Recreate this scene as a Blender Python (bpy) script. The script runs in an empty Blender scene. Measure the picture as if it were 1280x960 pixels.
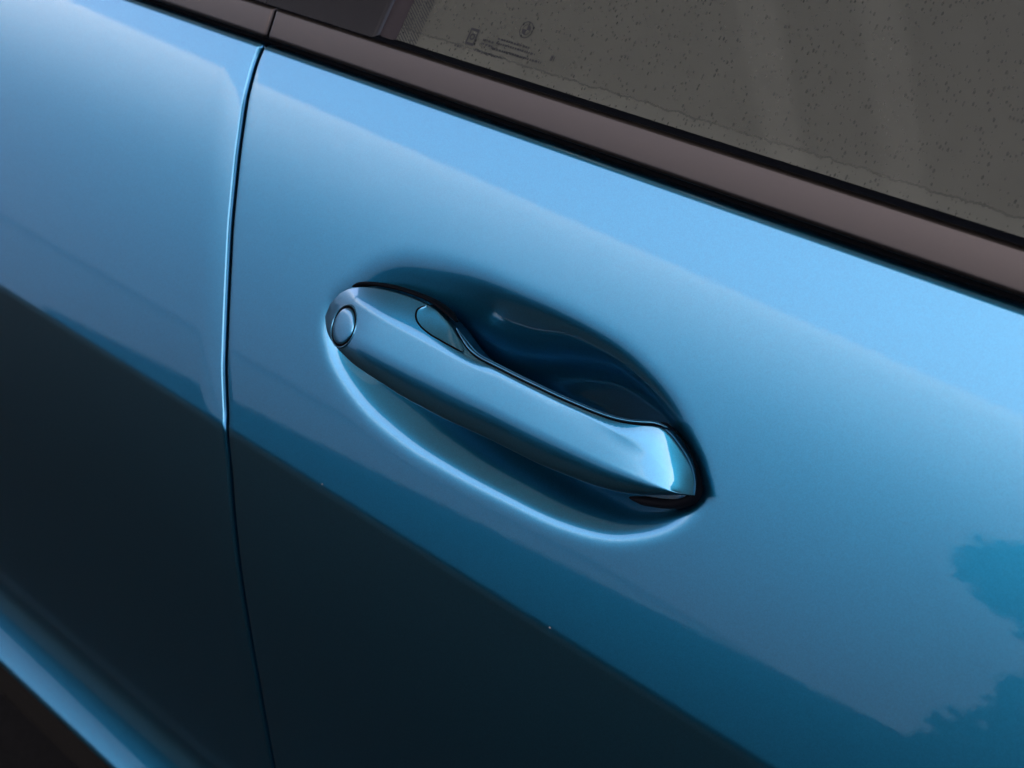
import bpy, bmesh, math, random
import numpy as np
from mathutils import Vector, Matrix

# ------------------------------------------------------------------ camera, sky, sun, exposure
scene = bpy.context.scene
R = math.radians
PITCH, AZ = 27.9236, 43.3930          # the camera looks down and obliquely along the doors
CAM = Vector((0.4630, -0.4377, 0.3459))   # metres; the origin is the middle of the door handle
fh = Vector((-math.cos(R(AZ)), math.sin(R(AZ)), 0.0))
fwd = fh * math.cos(R(PITCH)) + Vector((0, 0, -math.sin(R(PITCH))))
cam_data = bpy.data.cameras.new("camera")
cam_data.sensor_width = 36.0
cam_data.lens = 56.25
cam_data.clip_start = 0.01
cam_data.clip_end = 500.0
cam_data.dof.use_dof = True
cam_data.dof.focus_distance = 0.71
cam_data.dof.aperture_fstop = 18.0
cam = bpy.data.objects.new("camera", cam_data)
scene.collection.objects.link(cam)
cam.location = CAM
cam.rotation_euler = fwd.to_track_quat('-Z', 'Y').to_euler()
scene.camera = cam

SUN_EL, SUN_AZ = 62.0, -4.0            # azimuth measured from straight out of the door (-Y) towards +X
world = bpy.data.worlds.new("World")
scene.world = world
world.use_nodes = True
wn = world.node_tree.nodes
wn.clear()
sky = wn.new("ShaderNodeTexSky")
sky.sky_type = 'NISHITA'
sky.sun_disc = False
sky.sun_elevation = R(SUN_EL)
sky.sun_rotation = R(180.0 - SUN_AZ)
sky.air_density = 0.25
sky.dust_density = 2.6
sky.ozone_density = 0.0
bg = wn.new("ShaderNodeBackground")
bg.inputs["Strength"].default_value = 0.12
wo = wn.new("ShaderNodeOutputWorld")
world.node_tree.links.new(sky.outputs[0], bg.inputs["Color"])
world.node_tree.links.new(bg.outputs[0], wo.inputs["Surface"])

sun_data = bpy.data.lights.new("sun", 'SUN')
sun_data.energy = 1.2
sun_data.angle = R(22.0)
sun_data.color = (1.0, 0.96, 0.9)
sun = bpy.data.objects.new("sun", sun_data)
scene.collection.objects.link(sun)
sun_dir = Vector((math.sin(R(SUN_AZ)) * math.cos(R(SUN_EL)), -math.cos(R(SUN_AZ)) * math.cos(R(SUN_EL)), math.sin(R(SUN_EL))))
sun.rotation_euler = sun_dir.to_track_quat('Z', 'Y').to_euler()
sun.location = sun_dir * 30

scene.view_settings.view_transform = 'Standard'
scene.view_settings.look = 'None'
scene.view_settings.exposure = 3.44
scene.view_settings.gamma = 1.0
scene.cycles.use_denoising = True

# ------------------------------------------------------------------ helpers
def material(name):
    m = bpy.data.materials.new(name)
    m.use_nodes = True
    b = m.node_tree.nodes["Principled BSDF"]
    return m, m.node_tree.nodes, m.node_tree.links, b

def mesh_object(name, verts, faces, mat, parent=None, smooth=True):
    me = bpy.data.meshes.new(name)
    me.from_pydata([tuple(map(float, v)) for v in verts], [], faces)
    me.validate()
    if smooth:
        me.polygons.foreach_set("use_smooth", [True] * len(me.polygons))
    me.materials.append(mat)
    me.update()
    o = bpy.data.objects.new(name, me)
    scene.collection.objects.link(o)
    if parent is not None:
        o.parent = parent
        o.matrix_parent_inverse = Matrix.Translation(-world_loc(parent))
    return o

def world_loc(o):
    v = Vector(o.location)
    return v if o.parent is None else v + world_loc(o.parent) + o.matrix_parent_inverse.translation

def grid_faces(nr, nc, flip=False, close_rows=False, close_cols=False):
    f = []
    for i in range(nr if close_rows else nr - 1):
        for j in range(nc if close_cols else nc - 1):
            a = i * nc + j
            b = i * nc + (j + 1) % nc
            c = ((i + 1) % nr) * nc + (j + 1) % nc
            d = ((i + 1) % nr) * nc + j
            f.append((a, d, c, b) if flip else (a, b, c, d))
    return f

def extrude_section(name, section, xs, mat, parent=None, shift=None, closed=True, caps=True):
    """a (y, z) section swept along the car's length"""
    n = len(section)
    verts, faces = [], []
    for x in xs:
        for (y, z) in section:
            verts.append((x + (shift(z) if shift else 0.0), y, z))
    faces = grid_faces(len(xs), n, flip=True, close_cols=closed)
    if caps and closed:
        faces.append(tuple(range(n)))
        faces.append(tuple(reversed([(len(xs) - 1) * n + k for k in range(n)])))
    return mesh_object(name, verts, faces, mat, parent)

def round_poly(pts, rads, seg=5, closed=True):
    """round the corners of a 2-D or 3-D polyline"""
    P = [np.array(p, float) for p in pts]
    out = []
    n = len(P)
    for i in range(n):
        if not closed and i in (0, n - 1):
            out.append(P[i]); continue
        a, b, c = P[i - 1], P[i], P[(i + 1) % n]
        r = rads[i] if isinstance(rads, (list, tuple)) else rads
        if r <= 0:
            out.append(b); continue
        la, lc = np.linalg.norm(a - b), np.linalg.norm(c - b)
        p = b + (a - b) / la * min(r, la * .48)
        q = b + (c - b) / lc * min(r, lc * .48)
        for k in range(seg + 1):
            t = k / seg
            out.append((1 - t) ** 2 * p + 2 * t * (1 - t) * b + t * t * q)
    return out

def tube(name, pts, ra, rb, mat, parent=None, seg=10, closed=False, sub=4):
    """flattened tube along a 3-D path; ra: half width in the door's plane, rb: half depth"""
    P = smooth_path(pts, sub, closed)
    n = len(P)
    up = np.array([0, -.9, .43])
    verts = []
    for i in range(n):
        a = P[(i - 1) % n] if closed else P[max(i - 1, 0)]
        c = P[(i + 1) % n] if closed else P[min(i + 1, n - 1)]
        t = (c - a) / np.linalg.norm(c - a)
        s = np.cross(t, up); s /= np.linalg.norm(s)
        w = np.cross(s, t)
        k = 1.0
        if not closed:
            e = min(i, n - 1 - i) / 4.0
            k = min(1.0, .25 + .75 * e)
        for j in range(seg):
            th = 2 * math.pi * j / seg
            verts.append(P[i] + s * ra * k * math.cos(th) + w * rb * k * math.sin(th))
    faces = grid_faces(n, seg, close_cols=True, close_rows=closed)
    if not closed:
        faces.append(tuple(range(seg)))
        faces.append(tuple(reversed([(n - 1) * seg + k for k in range(seg)])))
    return mesh_object(name, verts, faces, mat, parent)

def smooth_path(pts, sub=4, closed=False):
    P = np.array(pts, float)
    n = len(P)
    out = []
    last = n if closed else n - 1
    for i in range(last):
        p0 = P[(i - 1) % n] if closed or i > 0 else P[0]
        p1, p2 = P[i], P[(i + 1) % n]
        p3 = P[(i + 2) % n] if closed or i + 2 < n else P[-1]
        for k in range(sub):
            t = k / sub
            out.append(.5 * (2 * p1 + (p2 - p0) * t + (2 * p0 - 5 * p1 + 4 * p2 - p3) * t * t + (3 * p1 - p0 - 3 * p2 + p3) * t ** 3))
    if not closed:
        out.append(P[-1])
    return out

def smoothstep(a, b, x):
    t = np.clip((x - a) / (b - a), 0, 1)
    return t * t * (3 - 2 * t)

def tag(o, label, cat=None, group=None, kind=None):
    if label: o["label"] = label
    if cat: o["category"] = cat
    if group: o["group"] = group
    if kind: o["kind"] = kind
    return o

# ------------------------------------------------------------------ measured curves, millimetres
TOP_EDGE = [[-134.51,-3.14,-3.45],[-134.53,-1.57,2.75],[-125.68,1.55,11.82],[-120.66,1.85,14.67],[-117.19,1.71,16.31],[-113.88,1.67,17.87],[-110.72,1.71,19.34],[-107.84,1.56,20.25],[-105.0,1.42,21.13],[-99.68,1.36,22.72],[-94.79,1.4,23.82],[-90.24,1.6,24.64],[-85.95,1.92,25.23],[-81.58,2.01,25.72],[-77.32,2.18,26.16],[-73.18,2.3,26.41],[-69.06,2.4,26.62],[-65.01,2.45,26.72],[-60.98,2.45,26.75],[-57.03,2.29,26.48],[-53.12,2.09,26.14],[-49.34,1.66,25.31],[-45.6,1.15,24.33],[-41.96,0.49,23.03],[-38.35,-0.2,21.66],[-34.57,-1.21,20.24],[-30.8,-2.28,18.74],[-26.98,-3.15,17.66],[-23.16,-3.96,16.72],[-19.27,-4.65,16.09],[-15.25,-4.96,16.27],[-11.26,-5.27,16.46],[-7.29,-5.58,16.64],[-3.63,-5.63,16.63],[-0.04,-5.65,16.6],[3.54,-5.67,16.56],[7.09,-5.69,16.52],[10.62,-5.7,16.5],[14.13,-5.69,16.53],[17.63,-5.67,16.56],[21.1,-5.66,16.59],[24.54,-5.64,16.61],[27.93,-5.59,16.61],[31.3,-5.53,16.61],[34.65,-5.48,16.61],[37.99,-5.4,16.67],[41.31,-5.3,16.77],[44.61,-5.2,16.87],[47.9,-5.1,16.97],[51.16,-5.0,17.07],[54.4,-4.9,17.17],[57.64,-4.74,17.38],[60.86,-4.59,17.59],[64.08,-4.4,17.87],[67.29,-4.15,18.3],[70.49,-3.89,18.72],[73.7,-3.5,19.42],[76.9,-3.09,20.15],[79.99,-2.49,20.93],[82.9,-1.61,21.67],[85.77,-0.77,22.34],[88.63,0.06,22.99],[91.27,0.17,22.17],[93.84,0.14,21.03],[96.37,-0.03,19.63],[98.94,-0.31,18.21],[101.52,-0.7,16.66],[103.94,-1.0,14.89],[105.11,-1.18,13.83],[106.27,-1.36,12.77],[107.44,-1.55,11.7],[108.54,-1.93,10.24],[110.04,-2.82,9.11],[111.52,-3.8,7.83],[112.93,-4.98,6.11],[114.07,-6.49,3.69]]
RIDGE = [[-134.51,-3.14,-3.45],[-132.86,-2.47,1.49],[-125.7,-1.25,7.23],[-120.78,-1.42,9.74],[-117.24,-2.05,10.98],[-113.85,-2.59,12.13],[-110.66,-3.17,12.94],[-107.65,-3.75,13.51],[-104.75,-4.24,14.02],[-99.34,-5.08,14.71],[-94.32,-5.69,15.15],[-89.61,-6.1,15.44],[-85.18,-6.42,15.42],[-80.94,-6.64,15.28],[-76.83,-6.78,15.09],[-72.78,-6.88,14.88],[-68.73,-6.92,14.79],[-64.72,-6.96,14.71],[-60.73,-7.0,14.63],[-56.76,-7.04,14.54],[-52.82,-7.07,14.49],[-48.9,-7.09,14.45],[-45.01,-7.11,14.4],[-41.14,-7.13,14.36],[-37.3,-7.15,14.32],[-33.48,-7.16,14.31],[-29.68,-7.15,14.32],[-25.91,-7.14,14.33],[-22.16,-7.14,14.34],[-18.43,-7.14,14.34],[-14.73,-7.14,14.34],[-11.06,-7.14,14.34],[-7.41,-7.14,14.34],[-3.78,-7.14,14.34],[-0.18,-7.14,14.34],[3.39,-7.18,14.26],[6.93,-7.22,14.17],[10.45,-7.26,14.09],[13.95,-7.3,14.01],[17.43,-7.34,13.92],[20.88,-7.38,13.84],[24.31,-7.4,13.77],[27.69,-7.4,13.68],[31.04,-7.39,13.59],[34.37,-7.38,13.49],[37.69,-7.38,13.4],[40.98,-7.37,13.29],[44.25,-7.37,13.18],[47.5,-7.37,13.08],[50.74,-7.37,12.97],[53.95,-7.37,12.86],[57.14,-7.37,12.75],[60.31,-7.4,12.6],[63.46,-7.42,12.44],[66.59,-7.44,12.29],[69.7,-7.46,12.13],[72.79,-7.51,11.93],[75.84,-7.59,11.65],[78.85,-7.64,11.34],[81.78,-7.62,10.98],[84.69,-7.63,10.58],[87.58,-7.66,10.13],[90.46,-7.69,9.68],[93.31,-7.74,9.18],[96.09,-7.98,8.3],[98.86,-8.21,7.42],[101.59,-8.51,6.4],[104.13,-8.89,4.81],[105.37,-9.04,3.99],[106.66,-9.02,3.51],[108.02,-8.77,3.55],[109.37,-8.51,3.58],[110.72,-8.24,3.64],[112.04,-7.9,3.85],[113.35,-7.56,4.06],[114.66,-7.22,4.26]]
FACE_EDGE = [[-134.51,-3.14,-3.45],[-131.09,-5.64,-4.98],[-127.57,-7.51,-5.48],[-124.18,-9.17,-5.88],[-120.83,-10.52,-5.91],[-117.6,-11.71,-5.89],[-114.5,-12.81,-5.95],[-111.49,-13.72,-5.86],[-108.5,-14.36,-5.42],[-102.89,-15.41,-4.72],[-97.67,-16.24,-4.28],[-92.82,-16.81,-4.06],[-88.36,-17.12,-4.05],[-84.08,-17.3,-4.1],[-79.93,-17.4,-4.21],[-75.84,-17.46,-4.35],[-71.78,-17.53,-4.48],[-67.71,-17.5,-4.43],[-63.67,-17.47,-4.37],[-59.65,-17.45,-4.32],[-55.66,-17.42,-4.26],[-51.7,-17.4,-4.21],[-47.76,-17.36,-4.14],[-43.85,-17.32,-4.05],[-39.96,-17.28,-3.97],[-36.1,-17.24,-3.89],[-32.27,-17.21,-3.8],[-28.46,-17.17,-3.72],[-24.67,-17.12,-3.63],[-20.91,-17.08,-3.55],[-17.17,-17.04,-3.46],[-13.46,-17.0,-3.38],[-9.78,-16.96,-3.29],[-6.11,-16.92,-3.21],[-2.47,-16.88,-3.13],[1.14,-16.85,-3.04],[4.72,-16.83,-3.01],[8.28,-16.83,-3.01],[11.81,-16.82,-3.0],[15.32,-16.82,-2.99],[18.81,-16.82,-2.99],[22.27,-16.81,-2.98],[25.67,-16.77,-3.01],[29.06,-16.71,-3.0],[32.44,-16.62,-2.92],[35.8,-16.54,-2.85],[39.13,-16.45,-2.78],[42.45,-16.37,-2.71],[45.75,-16.28,-2.64],[49.02,-16.2,-2.57],[52.28,-16.11,-2.51],[55.52,-16.02,-2.41],[58.74,-15.91,-2.31],[61.95,-15.81,-2.2],[65.13,-15.71,-2.1],[68.29,-15.61,-1.99],[71.44,-15.51,-1.89],[74.6,-15.31,-1.59],[77.71,-15.04,-1.23],[80.76,-14.71,-0.93],[83.79,-14.38,-0.62],[86.8,-14.05,-0.32],[89.79,-13.7,0.01],[92.77,-13.36,0.34],[95.73,-13.02,0.66],[98.63,-12.45,1.18],[101.5,-11.73,1.85],[104.23,-10.87,2.41],[105.57,-10.41,2.66],[106.9,-9.94,2.91],[108.24,-9.48,3.15],[109.54,-9.02,3.39],[110.83,-8.57,3.61],[112.11,-8.12,3.83],[113.39,-7.67,4.04],[114.66,-7.22,4.26]]
LOW_EDGE = [[-134.51,-3.14,-3.45],[-131.51,-5.55,-5.5],[-128.53,-7.56,-7.05],[-125.58,-9.19,-8.1],[-122.63,-10.4,-8.59],[-119.78,-11.45,-9.0],[-117.07,-12.41,-9.48],[-114.37,-13.2,-9.74],[-111.65,-13.98,-9.95],[-106.56,-15.27,-10.45],[-101.78,-16.18,-10.9],[-97.31,-16.89,-11.51],[-93.03,-17.33,-12.02],[-88.87,-17.51,-12.33],[-84.82,-17.58,-12.63],[-80.82,-17.59,-12.92],[-76.85,-17.61,-13.21],[-72.91,-17.63,-13.5],[-68.94,-17.72,-13.8],[-64.96,-17.85,-14.09],[-61.01,-17.98,-14.38],[-57.09,-18.11,-14.67],[-53.13,-18.11,-14.67],[-49.19,-18.09,-14.64],[-45.27,-18.07,-14.6],[-41.38,-18.05,-14.58],[-37.54,-18.07,-14.63],[-33.71,-18.08,-14.67],[-29.92,-18.1,-14.71],[-26.1,-18.01,-14.54],[-22.31,-17.92,-14.36],[-18.54,-17.84,-14.19],[-14.8,-17.75,-14.01],[-11.09,-17.66,-13.84],[-7.4,-17.58,-13.67],[-3.73,-17.49,-13.5],[-0.09,-17.41,-13.33],[3.53,-17.32,-13.16],[7.11,-17.28,-13.08],[10.66,-17.25,-13.03],[14.19,-17.23,-12.98],[17.69,-17.19,-12.93],[21.14,-17.12,-12.92],[24.56,-17.06,-12.9],[27.96,-16.99,-12.88],[31.34,-16.93,-12.86],[34.71,-16.84,-12.8],[38.1,-16.66,-12.53],[41.46,-16.47,-12.26],[44.8,-16.29,-11.99],[48.12,-16.11,-11.73],[51.42,-15.93,-11.47],[54.7,-15.75,-11.21],[57.95,-15.57,-10.95],[61.19,-15.39,-10.69],[64.43,-15.16,-10.33],[67.66,-14.88,-9.86],[70.87,-14.61,-9.39],[74.07,-14.34,-8.93],[77.26,-14.02,-8.35],[80.47,-13.61,-7.58],[83.65,-13.2,-6.81],[86.82,-12.76,-5.99],[90.01,-12.2,-4.91],[93.18,-11.65,-3.84],[96.34,-11.08,-2.74],[99.49,-10.43,-1.48],[102.51,-9.64,-0.33],[103.99,-9.21,0.21],[105.53,-8.87,0.82],[107.09,-8.59,1.39],[108.65,-8.33,1.94],[110.19,-8.07,2.49],[111.69,-7.78,3.08],[113.18,-7.5,3.67],[114.66,-7.22,4.26]]
RIM = [[-139.21,4.85],[-130.99,15.32],[-116.69,28.07],[-97.93,36.95],[-73.2,41.86],[-45.95,44.02],[-16.52,43.58],[15.83,42.44],[47.82,39.5],[72.17,33.21],[89.39,25.42],[106.5,12.59],[114.51,2.19],[112.71,-7.42],[102.58,-18.14],[86.47,-27.79],[70.09,-33.61],[45.2,-37.59],[14.2,-39.37],[-19.41,-40.81],[-55.25,-40.89],[-89.32,-36.49],[-119.46,-25.26],[-135.62,-12.01],[-139.48,-3.41]]
GASKET_TOP = [[-142.47,2.17,-3.86],[-142.38,3.92,0.13],[-139.73,5.74,4.26],[-132.06,8.35,10.01],[-122.05,10.43,14.64],[-110.72,11.69,17.54],[-100.16,12.3,19.1],[-88.92,12.65,20.13],[-77.04,12.77,20.66],[-69.35,12.76,20.93],[-60.93,11.98,19.62],[-52.56,10.61,17.09],[-45.1,8.97,13.98],[-40.79,7.58,11.39],[-38.83,6.55,9.52]]
INSERT_A = [[-60.2,2.03,26.44],[-63.12,0.5,24.48],[-63.46,-1.0,22.56],[-61.12,-2.83,20.21],[-56.28,-4.07,18.57],[-49.21,-4.77,17.56],[-38.95,-4.88,16.94],[-31.24,-4.82,16.63],[-26.94,-4.73,16.53]]
INSERT_B = [[-59.62,2.03,26.43],[-56.06,1.92,26.23],[-52.32,1.63,25.74],[-48.36,1.12,24.8],[-44.69,0.59,23.78],[-40.77,-0.18,22.32],[-36.71,-1.1,20.78],[-32.51,-2.41,19.04],[-27.51,-4.22,16.96]]
GASKET_END = [[80.13,4.67,18.09],[84.36,5.9,18.58],[88.29,6.58,16.88],[94.3,5.43,14.49],[99.83,4.07,11.66],[104.7,2.47,8.32],[108.13,0.79,4.8],[110.06,-0.7,1.69],[109.84,-1.68,-1.44],[107.21,-2.92,-4.04],[103.18,-4.1,-6.53],[95.58,-5.31,-9.09],[88.22,-6.99,-10.55],[81.39,-8.42,-11.46]]
CAP = [-110.07,-9.92,1.79]

def mm(a): return np.array(a, float) / 1000.0

# ------------------------------------------------------------------ materials
def make_paint():
    m, n, l, b = material("metallic_blue_paint")
    b.inputs["Metallic"].default_value = 0.975
    b.inputs["Roughness"].default_value = 0.40
    b.inputs["Coat Weight"].default_value = 1.0
    b.inputs["Coat Roughness"].default_value = 0.018
    b.inputs["Coat IOR"].default_value = 1.53
    tc = n.new("ShaderNodeTexCoord")
    vo = n.new("ShaderNodeTexVoronoi"); vo.inputs["Scale"].default_value = 2600.0
    l.new(tc.outputs["Object"], vo.inputs["Vector"])
    # metal flakes: each cell a slightly different brightness and tilt
    sep = n.new("ShaderNodeSeparateColor")
    l.new(vo.outputs["Color"], sep.inputs[0])
    mr = n.new("ShaderNodeMapRange")
    mr.inputs["To Min"].default_value = 0.91; mr.inputs["To Max"].default_value = 1.09
    l.new(sep.outputs[0], mr.inputs["Value"])
    mul = n.new("ShaderNodeVectorMath"); mul.operation = 'SCALE'
    mul.inputs[0].default_value = (0.013, 0.150, 0.250)
    l.new(mr.outputs[0], mul.inputs["Scale"])
    l.new(mul.outputs[0], b.inputs["Base Color"])
    b.inputs["Roughness"].default_value = 0.28
    # the faintest orange peel in the clear coat
    no = n.new("ShaderNodeTexNoise"); no.inputs["Scale"].default_value = 420.0
    l.new(tc.outputs["Object"], no.inputs["Vector"])
    bp = n.new("ShaderNodeBump"); bp.inputs["Strength"].default_value = 0.010; bp.inputs["Distance"].default_value = 0.0005
    l.new(no.outputs[0], bp.inputs["Height"])
    l.new(bp.outputs[0], b.inputs["Coat Normal"])
    return m
PAINT = make_paint()

def simple(name, col, rough, metal=0.0, coat=0.0, spec=0.5, noise=0.0, scale=300.0, bump=0.0):
    m, n, l, b = material(name)
    b.inputs["Roughness"].default_value = rough
    b.inputs["Metallic"].default_value = metal
    b.inputs["Coat Weight"].default_value = coat
    b.inputs["Specular IOR Level"].default_value = spec
    b.inputs["Base Color"].default_value = (*col, 1)
    if noise > 0 or bump > 0:
        tc = n.new("ShaderNodeTexCoord")
        no = n.new("ShaderNodeTexNoise"); no.inputs["Scale"].default_value = scale; no.inputs["Detail"].default_value = 4
        l.new(tc.outputs["Object"], no.inputs["Vector"])
        if noise > 0:
            mr = n.new("ShaderNodeMapRange")
            mr.inputs["To Min"].default_value = 1 - noise; mr.inputs["To Max"].default_value = 1 + noise
            l.new(no.outputs[0], mr.inputs["Value"])
            mul = n.new("ShaderNodeVectorMath"); mul.operation = 'SCALE'
            mul.inputs[0].default_value = col
            l.new(mr.outputs[0], mul.inputs["Scale"])
            l.new(mul.outputs[0], b.inputs["Base Color"])
        if bump > 0:
            bp = n.new("ShaderNodeBump"); bp.inputs["Strength"].default_value = bump; bp.inputs["Distance"].default_value = .001
            l.new(no.outputs[0], bp.inputs["Height"]); l.new(bp.outputs[0], b.inputs["Normal"])
    return m
RUBBER = simple("black_rubber", (0.0028, 0.0032, 0.0045), 0.7, spec=.04, noise=.2, scale=200)
CAVITY = simple("black_cavity", (0.003, 0.003, 0.0035), 0.8, spec=.02, noise=.2)
TRIM = simple("satin_black_trim", (0.054, 0.045, 0.041), 0.30, metal=1.0, noise=.05, scale=900)
GLOSS = simple("gloss_black_cover", (0.014, 0.012, 0.012), 0.25, spec=.22, noise=.05)
PLASTIC = simple("black_plastic", (0.007, 0.006, 0.005), 0.8, spec=.06, noise=.2, scale=120, bump=.2)
PRINT = simple("black_print", (0.010, 0.010, 0.010), 0.6, spec=.3, noise=.2)
FABRIC = simple("grey_seat_fabric", (0.16, 0.15, 0.14), 0.9, noise=.2, scale=500, bump=.3)
LINING = simple("dark_cabin_lining", (0.03, 0.029, 0.027), 0.9, noise=.2, scale=300)
CHIP = simple("bare_primer", (0.22, 0.23, 0.23), 0.6, noise=.1)

def make_glass():
    m, n, l, b = material("dewy_window_glass")
    out = n["Material Output"]
    n.remove(b)
    tc = n.new("ShaderNodeTexCoord")
    tr = n.new("ShaderNodeBsdfTransparent"); tr.inputs[0].default_value = (0.30, 0.33, 0.30, 1)
    gl = n.new("ShaderNodeBsdfGlossy"); gl.inputs["Roughness"].default_value = 0.03
    fr = n.new("ShaderNodeFresnel"); fr.inputs["IOR"].default_value = 1.52
    mx = n.new("ShaderNodeMixShader")
    l.new(fr.outputs[0], mx.inputs[0]); l.new(tr.outputs[0], mx.inputs[1]); l.new(gl.outputs[0], mx.inputs[2])
    # thin film of dust
    df = n.new("ShaderNodeBsdfDiffuse"); df.inputs[0].default_value = (0.185, 0.178, 0.140, 1)
    # dried drops: short dark dashes where the film is washed off
    mp = n.new("ShaderNodeMapping"); mp.inputs["Scale"].default_value = (560, 560, 420)
    l.new(tc.outputs["Object"], mp.inputs["Vector"])
    vo = n.new("ShaderNodeTexVoronoi"); vo.inputs["Scale"].default_value = 1.0
    sxy = n.new("ShaderNodeSeparateXYZ"); l.new(mp.outputs[0], sxy.inputs[0])
    cxy = n.new("ShaderNodeCombineXYZ"); l.new(sxy.outputs[0], cxy.inputs[0]); l.new(sxy.outputs[2], cxy.inputs[1])
    vo.voronoi_dimensions = '2D'
    l.new(cxy.outputs[0], vo.inputs["Vector"])
    no = n.new("ShaderNodeTexNoise"); no.inputs["Scale"].default_value = 55.0; no.inputs["Detail"].default_value = 3
    l.new(tc.outputs["Object"], no.inputs["Vector"])
    sepc = n.new("ShaderNodeSeparateColor"); l.new(vo.outputs["Color"], sepc.inputs[0])
    rad = n.new("ShaderNodeMapRange"); rad.inputs["From Min"].default_value = .35; rad.inputs["To Min"].default_value = -.12; rad.inputs["To Max"].default_value = .26
    l.new(sepc.outputs[0], rad.inputs["Value"])
    dd = n.new("ShaderNodeMath"); dd.operation = 'SUBTRACT'; l.new(vo.outputs["Distance"], dd.inputs[0]); l.new(rad.outputs[0], dd.inputs[1])
    inv = n.new("ShaderNodeMapRange"); inv.interpolation_type = 'SMOOTHSTEP'
    inv.inputs["From Min"].default_value = -.06; inv.inputs["From Max"].default_value = .10
    inv.inputs["To Min"].default_value = .58; inv.inputs["To Max"].default_value = 1.0
    l.new(dd.outputs[0], inv.inputs["Value"])
    # tide mark: a ragged dark line a centimetre above the seal, with more film below it
    sx = n.new("ShaderNodeSeparateXYZ"); l.new(tc.outputs["Object"], sx.inputs[0])
    nz = n.new("ShaderNodeTexNoise"); nz.inputs["Scale"].default_value = 130.0; nz.inputs["Detail"].default_value = 5; nz.inputs["Roughness"].default_value = .7
    mpx = n.new("ShaderNodeMapping"); mpx.inputs["Scale"].default_value = (1, .2, .2)
    l.new(tc.outputs["Object"], mpx.inputs["Vector"]); l.new(mpx.outputs[0], nz.inputs["Vector"])
    wob = n.new("ShaderNodeMath"); wob.operation = 'MULTIPLY_ADD'; wob.inputs[1].default_value = 0.004
    l.new(nz.outputs[0], wob.inputs[0]); l.new(sx.outputs[2], wob.inputs[2])
    off = n.new("ShaderNodeMath"); off.operation = 'SUBTRACT'; off.inputs[1].default_value = TIDE
    l.new(wob.outputs[0], off.inputs[0])
    ab = n.new("ShaderNodeMath"); ab.operation = 'ABSOLUTE'; l.new(off.outputs[0], ab.inputs[0])
    ln = n.new("ShaderNodeMapRange"); ln.interpolation_type = 'SMOOTHSTEP'
    ln.inputs["From Min"].default_value = 0.0001; ln.inputs["From Max"].default_value = 0.00055
    ln.inputs["To Min"].default_value = 0.74; ln.inputs["To Max"].default_value = 1.0
    l.new(ab.outputs[0], ln.inputs["Value"])
    below = n.new("ShaderNodeMapRange"); below.interpolation_type = 'SMOOTHSTEP'
    below.inputs["From Min"].default_value = -0.002; below.inputs["From Max"].default_value = 0.001
    below.inputs["To Min"].default_value = 0.50; below.inputs["To Max"].default_value = 0.42
    l.new(off.outputs[0], below.inputs["Value"])
    patch = n.new("ShaderNodeMapRange"); patch.inputs["To Min"].default_value = .90; patch.inputs["To Max"].default_value = 1.10
    l.new(no.outputs[0], patch.inputs["Value"])
    m1 = n.new("ShaderNodeMath"); m1.operation = 'MULTIPLY'; l.new(inv.outputs[0], m1.inputs[0]); l.new(ln.outputs[0], m1.inputs[1])
    m2 = n.new("ShaderNodeMath"); m2.operation = 'MULTIPLY'; l.new(m1.outputs[0], m2.inputs[0]); l.new(below.outputs[0], m2.inputs[1])
    m3 = n.new("ShaderNodeMath"); m3.operation = 'MULTIPLY'; l.new(m2.outputs[0], m3.inputs[0]); l.new(patch.outputs[0], m3.inputs[1])
    mx2 = n.new("ShaderNodeMixShader")
    l.new(m3.outputs[0], mx2.inputs[0]); l.new(mx.outputs[0], mx2.inputs[1]); l.new(df.outputs[0], mx2.inputs[2])
    l.new(mx2.outputs[0], out.inputs["Surface"])
    return m
TIDE = 0.1300
GLASS = make_glass()

# ------------------------------------------------------------------ the setting: ground, and what the paint mirrors
GZ = -0.82
def make_ground():
    m, n, l, b = material("dark_asphalt")
    tc = n.new("ShaderNodeTexCoord")
    no = n.new("ShaderNodeTexNoise"); no.inputs["Scale"].default_value = 90.0; no.inputs["Detail"].default_value = 8
    l.new(tc.outputs["Object"], no.inputs["Vector"])
    cr = n.new("ShaderNodeValToRGB")
    cr.color_ramp.elements[0].color = (0.0034, 0.0032, 0.0032, 1)
    cr.color_ramp.elements[1].color = (0.0090, 0.0085, 0.0085, 1)
    l.new(no.outputs[0], cr.inputs[0]); l.new(cr.outputs[0], b.inputs["Base Color"])
    b.inputs["Roughness"].default_value = 0.9
    b.inputs["Specular IOR Level"].default_value = 0.04
    bp = n.new("ShaderNodeBump"); bp.inputs["Strength"].default_value = .5; bp.inputs["Distance"].default_value = .004
    l.new(no.outputs[0], bp.inputs["Height"]); l.new(bp.outputs[0], b.inputs["Normal"])
    g = mesh_object("ground", [(-150, -150, GZ), (150, -150, GZ), (150, 150, GZ), (-150, 150, GZ)], [(0, 1, 2, 3)], m, smooth=False)
    tag(g, "dark asphalt ground below the car", kind="structure")
make_ground()

def box_verts(x0, x1, y0, y1, z0, z1):
    v = [(x, y, z) for z in (z0, z1) for y in (y0, y1) for x in (x0, x1)]
    f = [(0, 2, 3, 1), (4, 5, 7, 6), (0, 1, 5, 4), (2, 6, 7, 3), (0, 4, 6, 2), (1, 3, 7, 5)]
    return v, f

def child(name, verts, faces, mat, root, smooth=False):
    me = bpy.data.meshes.new(name)
    me.from_pydata([tuple(map(float, q)) for q in verts], [], faces)
    me.materials.append(mat)
    if smooth: me.polygons.foreach_set("use_smooth", [True] * len(me.polygons))
    me.update()
    o = bpy.data.objects.new(name, me)
    scene.collection.objects.link(o)
    o.parent = root
    return o

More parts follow.
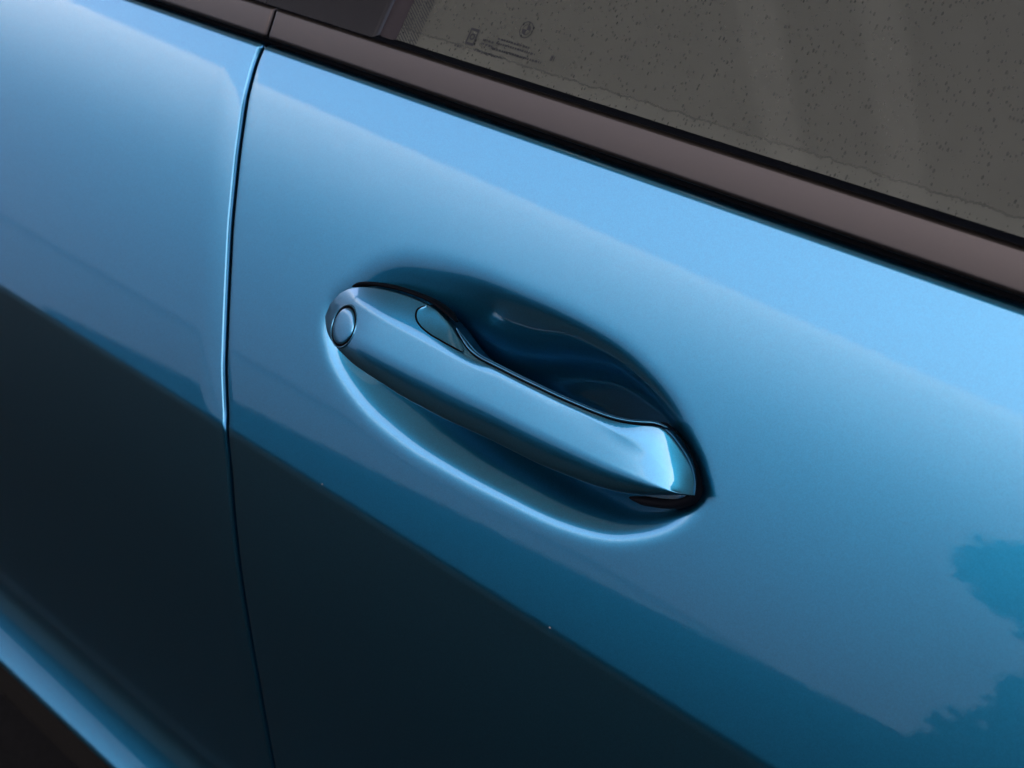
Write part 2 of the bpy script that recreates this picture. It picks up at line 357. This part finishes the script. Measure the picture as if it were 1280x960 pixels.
def empty(name, loc, rz=0.0):
    o = bpy.data.objects.new(name, None)
    scene.collection.objects.link(o)
    o.location = loc
    o.rotation_euler = (0, 0, R(rz))
    return o

def make_shed():
    """the long vault-roofed shed that stands opposite and is mirrored in the paint"""
    root = empty("vaulted_shed", (-6.4, -11.3, GZ), -7.0)
    tag(root, "long pale shed with a curved roof, mirrored as the lighter zone of the blue doors", "shed")
    pale = simple("pale_roof_sheet", (0.80, 0.77, 0.70), 0.8, noise=.04, scale=3.0)
    X0, X1 = -60.0, 28.0
    v = []
    pts = []
    for k in range(25):
        t = math.pi * k / 24
        pts.append((-12.0 + 12.0 * math.cos(t), SH_E + (SH_C - SH_E) * math.sin(t) ** .9))
    for x in (X0, X1):
        v += [(x, y, z) for (y, z) in pts]
    f = grid_faces(2, len(pts), flip=False) + [tuple(range(len(pts))), tuple(reversed(range(len(pts), 2 * len(pts))))]
    child("roof", v, f, pale, root, True)
    v, f = box_verts(X0 + .05, X1 - .05, -23.95, -.03, 0, SH_E)
    child("wall", v, f, pale, root)
SH_E, SH_C = 2.0, 9.32
make_shed()

def make_low_wall():
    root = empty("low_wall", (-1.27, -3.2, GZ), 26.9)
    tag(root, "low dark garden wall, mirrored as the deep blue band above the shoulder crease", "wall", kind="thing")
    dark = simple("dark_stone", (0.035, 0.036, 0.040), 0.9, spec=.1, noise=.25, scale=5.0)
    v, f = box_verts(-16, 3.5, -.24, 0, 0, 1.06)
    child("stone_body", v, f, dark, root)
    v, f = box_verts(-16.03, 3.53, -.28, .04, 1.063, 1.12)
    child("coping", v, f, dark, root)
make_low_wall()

def make_carport():
    """roof over the car; it keeps the sky off the glass, the ground and the upward faces"""
    root = empty("carport", (0, 2.6, GZ))
    tag(root, "milky sheet carport roof over the car, mirrored dimly in the side window", "carport")
    board = simple("white_painted_boards", (0.60, 0.58, 0.54), 0.85, noise=.05, scale=2.0)
    def sheet(name, col, thru):
        m, n, l, b = material(name)
        tr = n.new("ShaderNodeBsdfTranslucent"); tr.inputs[0].default_value = (*thru, 1)
        df = n.new("ShaderNodeBsdfDiffuse"); df.inputs[0].default_value = (*col, 1)
        no = n.new("ShaderNodeTexNoise"); no.inputs["Scale"].default_value = 3.0
        mrr = n.new("ShaderNodeMapRange"); mrr.inputs["To Min"].default_value = .45; mrr.inputs["To Max"].default_value = .55
        l.new(no.outputs[0], mrr.inputs["Value"])
        mx = n.new("ShaderNodeMixShader"); l.new(mrr.outputs[0], mx.inputs[0])
        l.new(df.outputs[0], mx.inputs[1]); l.new(tr.outputs[0], mx.inputs[2])
        l.new(mx.outputs[0], n["Material Output"].inputs["Surface"])
        return m
    milky = sheet("milky_roof_sheet", (0.55, 0.55, 0.54), (0.062, 0.062, 0.062))
    clear = sheet("paler_streak_sheet", (0.6, 0.59, 0.55), (0.19, 0.187, 0.18))  # for unseen strips, added so the window mirrors two pale streaks
    top = CP_Z - GZ
    lights = [-1.385, -1.285, -1.10, -1.01]  # edges of the two added streak strips
    cuts = [-9.0] + lights + [1.4]
    for k in range(len(cuts) - 1):
        x0, x1 = cuts[k], cuts[k + 1]
        v = [(x0, -2.6 - CP_Y, top), (x1, -2.6 - CP_Y, top), (x1, .1, top), (x0, .1, top)]
        child("streak_strip" if k % 2 else "roof_sheet", v, [(0, 1, 2, 3)], clear if k % 2 else milky, root)
    v, f = box_verts(-9, 1.4, -2.6 - CP_Y - .06, -2.6 - CP_Y - .003, top - .05, top + .05)
    child("fascia", v, f, board, root)
    v, f = box_verts(-9, 1.4, .103, .25, 0, top + .05)
    child("back_wall", v, f, board, root)
    for x in (-8.6, 1.3):
        v, f = box_verts(x - .06, x + .06, -2.6 - CP_Y + .1, -2.6 - CP_Y + .22, 0, top - .003)
        child("post", v, f, board, root)
CP_Z, CP_Y = 1.6, 1.9
make_carport()

def leaf_crown(cx, cy, cz, rx, ry, rz, n, size, seed):
    rg = random.Random(seed)
    v, f = [], []
    lobes = [(rg.uniform(-.55, .55), rg.uniform(-.55, .55), rg.uniform(-.5, .5), rg.uniform(.45, .7)) for _ in range(9)]
    for _ in range(n):
        lx, ly, lz, lr = rg.choice(lobes)
        d = Vector((rg.gauss(0, 1), rg.gauss(0, 1), rg.gauss(0, 1))).normalized() * lr * rg.random() ** .4
        p = Vector((cx + rx * (lx + d.x) , cy + ry * (ly + d.y), cz + rz * (lz + d.z)))
        a = Vector((rg.gauss(0, 1), rg.gauss(0, 1), rg.gauss(0, .6))).normalized()
        b = a.cross(Vector((rg.gauss(0, 1), rg.gauss(0, 1), rg.gauss(0, 1)))).normalized()
        L, W = size * rg.uniform(.7, 1.3), size * rg.uniform(.3, .5)
        k = len(v)
        v += [p - a * L, p + b * W, p + a * L, p - b * W]
        f.append((k, k + 1, k + 2, k + 3))
    return v, f

def make_tree(name, loc, h, crown, leaf, n, seed, label, cat):
    root = empty(name, loc)
    tag(root, label, cat)
    green = simple("dark_leaf_" + name, (0.030, 0.045, 0.024), .7, noise=.4, scale=9.0)
    bark = simple("bark_" + name, (0.05, 0.04, 0.03), .9, noise=.3, scale=30.0)
    v, seg = [], 8
    zs = np.linspace(0, h, 7)
    for i, z in enumerate(zs):
        r = .045 * (1 - .6 * z / h)
        for j in range(seg):
            a = 2 * math.pi * j / seg
            v.append((r * math.cos(a) + .02 * math.sin(i * 1.3), r * math.sin(a), z))
    child("trunk", v, grid_faces(7, seg, close_cols=True), bark, root, True)
    v, f = leaf_crown(0, 0, h, *crown, n, leaf, seed)
    child("crown", v, f, green, root)
def along(az, dist): return (math.sin(R(az)) * dist, -math.cos(R(az)) * dist, GZ)
make_tree("round_headed_tree", (-1.22, -4.40, GZ), .82 + 4.6 * math.tan(R(15.2)), (.60, .40, .21), .042, 9000, 3, "small leafy tree mirrored as the upper dark patch at the right edge of the door", "tree")
make_tree("shrub", along(-12.5, 4.4), .82 + 4.4 * math.tan(R(6.2)), (.47, .42, .52), .042, 10000, 8, "bushy shrub mirrored as the lower dark patch at the right edge of the door", "shrub")

# ------------------------------------------------------------------ the car
car = bpy.data.objects.new("car", None)
scene.collection.objects.link(car)
car.location = (0.0, 0.5, GZ)
tag(car, "metallic blue car seen close up at a recessed door handle", "car")

ZC, ZB = -0.0772, 0.1035
KN = [(-0.90, -35), (-0.424, -35), (-0.417, 40), (-0.398, 32), (-0.384, 22), (-0.377, 8), (-0.368, -5), (-0.20, -4), (ZC - .004, 3), (ZC + .002, 24), (0.03, 26), (ZB, 28), (0.4, 28)]
_kz = np.array([k[0] for k in KN]); _ka = np.radians([k[1] for k in KN])
_zt = np.linspace(-0.9, 0.4, 5201)
_at = np.interp(_zt, _kz, _ka)
_yt = np.concatenate([[0], np.cumsum(np.tan((_at[1:] + _at[:-1]) / 2) * np.diff(_zt))])
_yt -= np.interp(0, _zt, _yt)
def prof(z): return np.interp(z, _zt, _yt)
def alpha(z): return np.interp(z, _zt, _at)

# recessed cup behind the handle: depth as a function of (x, z)
_rim = np.array(smooth_path(np.array(RIM) / 1000.0, 6, True))
def build_cup():
    gx, gz = np.arange(-.165, .145, .001), np.arange(-.09, .095, .001)
    X, Z = np.meshgrid(gx, gz, indexing='ij')
    q = np.linspace(-.05, .11, 1601)
    slope = smoothstep(-.0025, .0095, q) * (1 - .3 * smoothstep(.04, .09, q))
    g = np.concatenate([[0], np.cumsum((slope[1:] + slope[:-1]) / 2 * (q[1] - q[0]))])
    A = _rim; B = np.roll(_rim, -1, 0)
    inside = np.zeros(X.shape, bool)
    dists, ks = [], []
    for (ax, az), (bx, bz) in zip(A, B):
        ex, ez = bx - ax, bz - az
        t = np.clip(((X - ax) * ex + (Z - az) * ez) / (ex * ex + ez * ez + 1e-12), 0, 1)
        dists.append(np.hypot(X - ax - t * ex, Z - az - t * ez))
        mx_, mz_ = (ax + bx) / 2, (az + bz) / 2
        up = smoothstep(-.025, .025, mz_)
        right = smoothstep(-.09, .05, mx_)
        ks.append(up * (.20 + .34 * right) + (1 - up) * (.60 + .76 * right))
        if abs(bz - az) > 1e-9:
            inside ^= ((az > Z) != (bz > Z)) & (X < (bx - ax) * (Z - az) / (bz - az) + ax)
    dmin = np.min(np.array(dists), 0)
    dep = np.full(X.shape, 9.0)
    for d_, k_ in zip(dists, ks):
        dep = np.minimum(dep, k_ * np.interp(np.where(inside, d_, -dmin), q, g))
    for _ in range(24):
        p = np.pad(dep, 1, mode='edge')
        dep = (p[:-2, 1:-1] + p[2:, 1:-1] + p[1:-1, :-2] + p[1:-1, 2:] + 4 * dep) / 8
    return gx, gz, dep
_gx, _gz, _dep = build_cup()
def cup(x, z):
    x = np.broadcast_to(x, np.shape(z))
    i = np.clip((x - _gx[0]) / .001, 0, len(_gx) - 1.001); j = np.clip((z - _gz[0]) / .001, 0, len(_gz) - 1.001)
    i0, j0 = i.astype(int), j.astype(int); fi, fj = i - i0, j - j0
    return (_dep[i0, j0] * (1 - fi) * (1 - fj) + _dep[i0 + 1, j0] * fi * (1 - fj) + _dep[i0, j0 + 1] * (1 - fi) * fj + _dep[i0 + 1, j0 + 1] * fi * fj)

def gap_x(z):
    zz = [-0.9, -0.16, -0.10, -0.075, -0.0507, -0.0214, 0.0154, 0.0492, 0.0759, 0.0937, 0.1034, 0.14]
    xx = [-0.186, -0.1842, -0.1838, -0.1860, -0.2006, -0.2137, -0.2300, -0.2424, -0.2506, -0.2524, -0.2502, -0.242]
    zs = np.linspace(-.9, .14, 2081)
    v = np.interp(zs, zz, xx)
    k = np.ones(25) / 25
    vs = np.convolve(np.pad(v, 12, mode='edge'), k, 'valid')
    return np.interp(z, zs, vs)

def profile_rows():
    """points of the door's section from the sill to the belt line: (y, z, normal angle, depth flag)"""
    zs = np.unique(np.concatenate([np.linspace(-.62, -.43, 8), np.linspace(-.43, -.36, 56), np.linspace(-.36, -.085, 40),
                                   np.linspace(-.085, -.072, 20), np.linspace(-.072, .085, 150), np.linspace(.085, ZB - .004, 14)]))
    rows = [(float(prof(z)), float(z), float(alpha(z))) for z in zs]
    y, z, a = rows[-1]
    r = .0042
    cy, cz = y + r * math.cos(a), z - r * math.sin(a)      # centre of the rolled top edge
    for k in range(1, 13):
        t = a + (R(100) - a) * k / 12
        rows.append((cy - r * math.cos(t), cz + r * math.sin(t), t))
    y, z, a = rows[-1]
    rows.append((y + .012, z - .004, a))
    return rows
ROWS = profile_rows()

def make_door(name, side, x_end, gap, r_edge, with_cup, label):
    """side +1: the door lies to the right of the shut line, -1: to the left"""
    edge = []          # (offset from the edge along x, depth below the skin)
    n_roll = 8
    edge.append((0.0, .014))
    for k in range(n_roll + 1):
        t = R(90) * (1 - k / n_roll)
        edge.append((r_edge * (1 - math.sin(t)), r_edge * (1 - math.cos(t))))
    base = r_edge
    if with_cup:
        xs = np.concatenate([np.linspace(base, .04, 12)[1:], np.linspace(.04, .37, 300)[1:], np.linspace(.37, x_end, 30)[1:]])
    else:
        xs = np.linspace(base, x_end, 60)[1:]
    cols = edge + [(x, 0.0) for x in xs]
    g0 = float(gap_x(0.0))
    verts = []
    Y = np.array([r[0] for r in ROWS]); Z = np.array([r[1] for r in ROWS]); A = np.array([r[2] for r in ROWS])
    gx = gap_x(np.minimum(Z, .104)) + side * gap / 2
    for (o, dep) in cols:
        w = 1 - smoothstep(.02, .12, np.array(o))
        x = (gx * w + (g0 + side * gap / 2) * (1 - w)) + side * o
        y = Y + dep * np.cos(A)
        z = Z - dep * np.sin(A)
        if with_cup:
            y = y + cup(x, Z) * (np.arange(len(Z)) < len(Z) - 13)
        verts.append(np.stack([x, y, z], -1))
    verts = np.concatenate(verts)
    return tag(mesh_object(name, verts, grid_faces(len(cols), len(ROWS), flip=(side > 0)), PAINT, car), label)

door = make_door("door", 1, 1.15, .0036, .0016, True, "blue door with the oval handle recess")
door2 = make_door("door", -1, 1.3, .0036, .0022, False, "neighbouring blue door left of the shut line")

# dark rubber seal deep in the shut line
def seal_strip():
    zs = np.linspace(-.6, .10, 90)
    v = []
    for z in zs:
        for dx in (-.012, .012):
            v.append((gap_x(z) + dx, prof(z) + .013, z))
    return mesh_object("door_seal", v, grid_faces(len(zs), 2, flip=True), CAVITY, car)
seal_strip()

# lower sill below the rib
ys = float(prof(-.60))
extrude_section("sill_cladding", round_poly([(ys - .012, -.44), (ys - .055, -.47), (ys - .055, -.60), (ys + .05, -.66), (ys + .08, -.44)], .01), np.linspace(-1.5, 1.0, 6), PLASTIC, car)

# belt mouldings, one on each door
def moulding(parent, xs, side):
    zb, zt = 0.1066, 0.1212
    fa = math.tan(R(23))
    y0 = prof(zb) - .0030
    sec = [(y0 + .010, zb - .004), (y0 + .0006, zb - .0006), (y0 + .0007, zb + .001), (y0 + fa * (zt - zb), zt - .0004), (y0 + fa * (zt - zb) + .0024, zt + .0003), (y0 + .010, zt - .006)]
    sec = round_poly(sec, [.001, .0006, .0008, .0010, .0006, .001], 6)
    # ends are rolled towards the joint
    n = len(sec); cen = np.mean(np.array(sec), 0)
    verts = []
    X = list(xs)
    lean = lambda z: (z - .114) * .10
    for i, x in enumerate(X):
        e = abs(x - X[-1 if side < 0 else 0])
        r = .0022
        dip = r - math.sqrt(max(0, r * r - max(0, r - e) ** 2))
        for (y, z) in sec:
            a = R(28)
            front = 1.0 if y < prof(z) + .003 else .3
            verts.append((x + lean(z), y + dip * math.cos(a) * front, z - dip * math.sin(a) * front * .3))
    faces = grid_faces(len(X), n, flip=True, close_cols=True)
    faces.append(tuple(range(n))); faces.append(tuple(reversed([(len(X) - 1) * n + k for k in range(n)])))
    return mesh_object("belt_moulding", verts, faces, TRIM, parent)
JX = -0.2466
roll = [0, .0002, .0005, .0009, .0014, .002, .0026, .004]
moulding(door, [JX + .0009 + e for e in roll] + list(np.linspace(JX + .02, 1.0, 14)), 1)
moulding(door2, list(np.linspace(-1.5, JX - .02, 10)) + [JX - .0009 - e for e in reversed(roll)], -1)
# black channel under and behind the mouldings
yb = float(prof(ZB))
extrude_section("belt_channel", [(yb + .006, .094), (yb + .008, .1085), (yb + .016, .112), (yb + .022, .094)], np.linspace(-1.5, 1.0, 4), CAVITY, car)
# window seal between moulding and glass
GA = R(34)
GY, GZ0 = .0627, .1222
yt = .0567
extrude_section("window_seal", round_poly([(yt + .0015, .1150), (yt + .0020, .1214), (yt + .0040, .1224), (GY + .0002, GZ0 + .0006), (GY + .004, GZ0 - .004), (GY, .114)], [.0004, .0006, .0009, .0005, 0, 0], 4), np.linspace(-1.5, 1.0, 4), RUBBER, car)

# window: the pane leans inwards
def on_glass(x, s, lift=0.0):
    """point at distance s up the pane from its visible lower edge"""
    return (x + .0075, GY + s * math.sin(GA) - lift * math.cos(GA), GZ0 + s * math.cos(GA) + lift * math.sin(GA))
WX0, WX1, WH = -0.1585, 1.0, 0.42
tk = .004
gv = [on_glass(x, s, l) for l in (0, -tk) for s in (-.012, WH) for x in (WX0 - .012, WX1)]
window = tag(mesh_object("window", gv, [(0, 1, 3, 2), (4, 6, 7, 5), (0, 4, 5, 1), (1, 5, 7, 3), (3, 7, 6, 2), (2, 6, 4, 0)], GLASS, car, smooth=False), "side window glass speckled with dried drops")

def pillar():
    v, f = [], []
    xs0 = [-1.5, -.25, -.174, -.1722, -.171]
    dips = [0, 0, 0, .0004, .0022]
    for x, d in zip(xs0, dips):
        for s in (-.004, WH):
            v.append(on_glass(x + s * .02 if x > -.2 else x, s, .0026 - d))
    return mesh_object("pillar_cover", v, grid_faces(len(xs0), 2, flip=True), GLOSS, car)
pillar()
v = []
for x, d in ((-.1712, .0004), (-.168, .0012), (-.160, .0012), (-.1585, 0.0002)):
    for s in (-.004, WH):
        v.append(on_glass(x + s * .02, s, d))
mesh_object("glass_run_channel", v, grid_faces(4, 2, flip=True), simple("brown_black_rubber", (0.030, 0.022, 0.022), .6, spec=.15, noise=.1), car)

# printed marks on the glass
def flat_print(name, polys, label=None):
    v, f = [], []
    for poly in polys:
        k = len(v)
        for (x, s) in poly:
            v.append(on_glass(x, s, .0002))
        f.append(tuple(range(k, k + len(poly))))
    o = mesh_object(name, v, f, PRINT, window, smooth=False)
    if label: o["label"] = label
    return o
def ring(cx, cs, r0, r1, n=28):
    return [[(cx + r0 * math.cos(a), cs + r0 * math.sin(a)), (cx + r1 * math.cos(a), cs + r1 * math.sin(a)), (cx + r1 * math.cos(b), cs + r1 * math.sin(b)), (cx + r0 * math.cos(b), cs + r0 * math.sin(b))]
            for a, b in ((2 * math.pi * k / n, 2 * math.pi * (k + 1) / n) for k in range(n))]
def wedge(cx, cs, r, a0, a1, n=8):
    return [[(cx, cs)] + [(cx + r * math.cos(a0 + (a1 - a0) * k / n), cs + r * math.sin(a0 + (a1 - a0) * k / n)) for k in range(n + 1)]]
def rect(x0, x1, s0, s1): return [[(x0, s0), (x1, s0), (x1, s1), (x0, s1)]]
hatch = []
s = -.004
while s < .2:
    for k in range(2):
        x = WX0 + .0005 + k * .0075
        hatch.append([(x, s + .0045), (x + .007, s), (x + .007, s + .0007), (x, s + .0052)])
    s += .0017
flat_print("hatched_border", hatch, "fine slanted black hatching printed along the glass edge")
cx, cs = -.0775, .0232
flat_print("roundel_mark", ring(cx, cs, .0038, .0042) + ring(cx, cs, .0023, .0026) + wedge(cx, cs, .0023, 0, math.pi / 2) + wedge(cx, cs, .0023, math.pi, 1.5 * math.pi), "small etched quartered roundel mark")
bx, bs = -.109, .0128
flat_print("approval_mark", rect(bx - .0030, bx + .0030, bs + .0030, bs + .0042) + rect(bx - .0030, bx + .0030, bs - .0042, bs - .0030) + rect(bx - .0030, bx - .0021, bs - .003, bs + .003) + rect(bx + .0021, bx + .0030, bs - .003, bs + .003) + ring(bx, bs, .0009, .0017, 14), "small etched square approval mark")
rng = random.Random(4)
def dashes(x0, x1, s, h):
    out, x = [], x0
    while x < x1:
        w = rng.uniform(.0006, .0016)
        out += rect(x, min(x + w, x1), s, s + h)
        x += w + rng.uniform(.0003, .0009)
    return out
txt = dashes(-.1015, -.0935, .0125, .0010) + dashes(-.1015, -.0935, .0105, .0010) + dashes(-.0925, -.071, .0150, .0009) + dashes(-.0925, -.066, .0128, .0009) + dashes(-.094, -.060, .0098, .0010) + dashes(-.118, -.113, .006, .0012) + dashes(-.104, -.085, .0066, .0010) + dashes(-.056, -.0535, .0125, .0026)
flat_print("small_print", txt, "rows of tiny illegible etched print")

# cabin behind the glass
def cabin():
    x0, x1, y0, y1, z0, z1 = -1.6, 1.1, .13, 1.5, -.55, .62
    v, f = box_verts(x0, x1, y0, y1, z0, z1)
    f = [f[i] for i in (0, 1, 3, 4, 5)]
    f = [tuple(reversed(q)) for q in f]
    # inner door card up to the glass
    k = len(v)
    v += [(x0, y0, z0), (x1, y0, z0), (x1, GY + .02, .09), (x0, GY + .02, .09)]
    f.append((k, k + 1, k + 2, k + 3))
    # roof edge down to the pane's top
    t = on_glass(0, WH)
    k = len(v)
    v += [(x0, t[1], t[2]), (x1, t[1], t[2]), (x1, y0, z1), (x0, y0, z1)]
    f.append((k, k + 1, k + 2, k + 3))
    return mesh_object("cabin_lining", v, f, LINING, car, smooth=False)
cabin()
def seat():
    # backrest with side bolsters, seen dimly through the glass
    rows, cols = 14, 16
    v = []
    for i in range(rows):
        t = i / (rows - 1)
        zc = -.30 + .62 * t
        xc = .02 - .16 * t
        for j in range(cols):
            a = 2 * math.pi * j / cols
            px = .085 * math.cos(a) * (1 - .25 * t ** 3)
            py = .23 * np.sign(math.sin(a)) * abs(math.sin(a)) ** .6 * (1 - .3 * t ** 3)
            v.append((xc + px + .03 * abs(py) / .23, .47 + py, zc))
    f = grid_faces(rows, cols, close_cols=True)
    f.append(tuple((rows - 1) * cols + k for k in range(cols)))
    return mesh_object("seat", v, f, FABRIC, car)
seat()

# ------------------------------------------------------------------ the handle
TE, RI, FE, LE = mm(TOP_EDGE), mm(RIDGE), mm(FACE_EDGE), mm(LOW_EDGE)
def smooth_curve(c, n=2):
    c = c.copy()
    for _ in range(n):
        c[1:-1] = (c[:-2] + 2 * c[1:-1] + c[2:]) / 4
    return c
TE, RI, FE, LE = smooth_curve(TE, 1), smooth_curve(RI, 2), smooth_curve(FE, 3), smooth_curve(LE, 2)
N = len(TE)
def bez(p, b, q, n):
    return [(1 - t) ** 2 * p + 2 * t * (1 - t) * b + t * t * q for t in np.linspace(0, 1, n)]
def handle_sections():
    secs = []
    for i in range(N):
        T, Rg, L, U = TE[i], RI[i], FE[i], LE[i]
        k = i / (N - 1)
        thick = .012 * math.sin(math.pi * min(max(k, .0), 1)) + .0002
        inward = np.array([0, 1.0, -.2])
        Bt = T + inward * thick + np.array([0, 0, -.35]) * thick
        Bu = U + inward * thick * .8 + np.array([0, 0, .25]) * thick
        fr = .22
        pts = [Bt]
        pts += bez(T + (Bt - T) * .12, T, T + (Rg - T) * .06, 4)
        dT, dL = np.linalg.norm(T - Rg) + 1e-9, np.linalg.norm(L - Rg) + 1e-9
        pts += bez(Rg + (T - Rg) * min(.45, .0022 / dT), Rg, Rg + (L - Rg) * min(.3, .0022 / dL), 8)
        pts += bez(Rg + (L - Rg) * .62, L, L + (U - L) * .6, 12)
        pts += bez(L + (U - L) * .85, U, U + (Bu - U) * .35, 6)
        pts += [Bu]
        secs.append(pts)
    return np.array(secs)
S = handle_sections()
nsec = S.shape[1]
handle = mesh_object("door_handle", S.reshape(-1, 3), grid_faces(N, nsec, flip=True, close_cols=True), PAINT, car)
tag(handle, "blue pull handle with a sharp upper ridge and a round cap")

# thin rear shell whose lip shows above the top edge
i0 = int(np.argmin(np.abs(TE[:, 0] - (-.037)))); i1 = int(np.argmin(np.abs(TE[:, 0] - .0915)))
lip = TE[i0:i1 + 1:2] + np.array([0, .0014, .0005])
tube("rear_shell", lip, .0009, .0016, PAINT, handle, seg=8, sub=3)
tube("shell_joint", TE[i0:i1 + 1:2] + np.array([0, .0002, .00015]), .00035, .0005, CAVITY, handle, seg=6, sub=3)

# fixed base insert behind the grip
A_, B_ = np.array(smooth_path(mm(INSERT_A), 4)), np.array(smooth_path(mm(INSERT_B), 4))
iv = []
for t in np.linspace(0, 1, 9):
    row = A_ * (1 - t) + B_ * t
    for p in row: iv.append(p + np.array([0, -.0011 + .0008 * t, 0]))
for p in B_: iv.append(p + np.array([.0002, -.0001, .0001]))
for p in B_: iv.append(p + np.array([.0003, .0030, -.0005]))
mesh_object("base_insert", iv, grid_faces(11, len(A_), flip=False), PAINT, handle)
tube("insert_joint", mm(INSERT_A) + np.array([0, -.0011, 0]), .00045, .0006, CAVITY, handle, seg=6)
j0 = int(np.argmin(np.abs(TE[:, 0] + .122))); j1 = int(np.argmin(np.abs(TE[:, 0] + .037)))
gpath = [p + np.array([0.0004, .0036, .0004]) for p in TE[j0:j1 + 1:2]]
gt = tube("gasket", gpath, .0011, .0040, RUBBER, handle, seg=10)
ge = tube("gasket", mm(GASKET_END), .0021, .0045, RUBBER, handle, seg=10)

# round cap near the left end
def make_cap():
    c0 = mm(CAP)
    # local frame from the face of the handle
    i = int(np.argmin(np.linalg.norm((RI + FE) / 2 - c0, axis=1)))
    v = S[i:i + 3].reshape(-1, 3)
    fx = (RI[i + 4] + FE[i + 4]) / 2 - (RI[i - 1] + FE[i - 1]) / 2
    fz = RI[i + 1] - FE[i + 1]
    nrm = np.cross(fx, fz); nrm /= np.linalg.norm(nrm)
    if nrm[1] > 0: nrm = -nrm
    ex = fx - nrm * (fx @ nrm); ex /= np.linalg.norm(ex)
    ez = np.cross(nrm, ex)
    return c0, nrm, ex, ez
c0, nrm, ex, ez = make_cap()
def disc(name, r, prof_, mat, seg=40, lift=0.0):
    v = [c0 + nrm * (prof_[0][1] + lift)]
    for (k, h) in prof_[1:]:
        for j in range(seg):
            a = 2 * math.pi * j / seg
            v.append(c0 + ex * r * k * math.cos(a) + ez * r * k * math.sin(a) + nrm * (h + lift))
    f = [(0, 1 + j, 1 + (j + 1) % seg) for j in range(seg)]
    for q in range(len(prof_) - 2):
        for j in range(seg):
            f.append((1 + q * seg + j, 1 + (q + 1) * seg + j, 1 + (q + 1) * seg + (j + 1) % seg, 1 + q * seg + (j + 1) % seg))
    return mesh_object(name, v, f, mat, handle)
CR = .0103
LIFT = 0.0002
disc("round_cap", CR * .92, [(0, .0007), (.3, .00066), (.6, .00055), (.85, .0004), (.95, .0002), (1, -.0004), (1, -.004)], PAINT, lift=LIFT)
disc("cap_joint", CR, [(0, .0000), (.5, .0000), (1.0, .0000), (1.01, -.004)], CAVITY, lift=LIFT)
disc("cap_collar", CR * 1.09, [(0, -.0006), (.5, -.0006), (.93, -.0002), (.95, .0001), (.97, .00015), (1.0, -.0003), (1.02, -.004)], PAINT, lift=LIFT)

# stone chips on the shoulder crease
for (x, z) in ((-.1022, ZC + .0018), (.0612, ZC + .0012)):
    a = float(alpha(z)); y = float(prof(z))
    v = []
    rr = .0007
    cc = np.array([x, y - .0001, z])
    v.append(cc + np.array([0, -.00015, 0]))
    for j in range(7):
        t = 2 * math.pi * j / 7
        v.append(cc + rr * (.7 + .3 * math.sin(j * 2.3)) * (np.array([1, 0, 0]) * math.cos(t) + np.array([0, math.sin(a), math.cos(a)]) * math.sin(t)))
    mesh_object("paint_chip", v, [(0, 1 + j, 1 + (j + 1) % 7) for j in range(7)], CHIP, door)
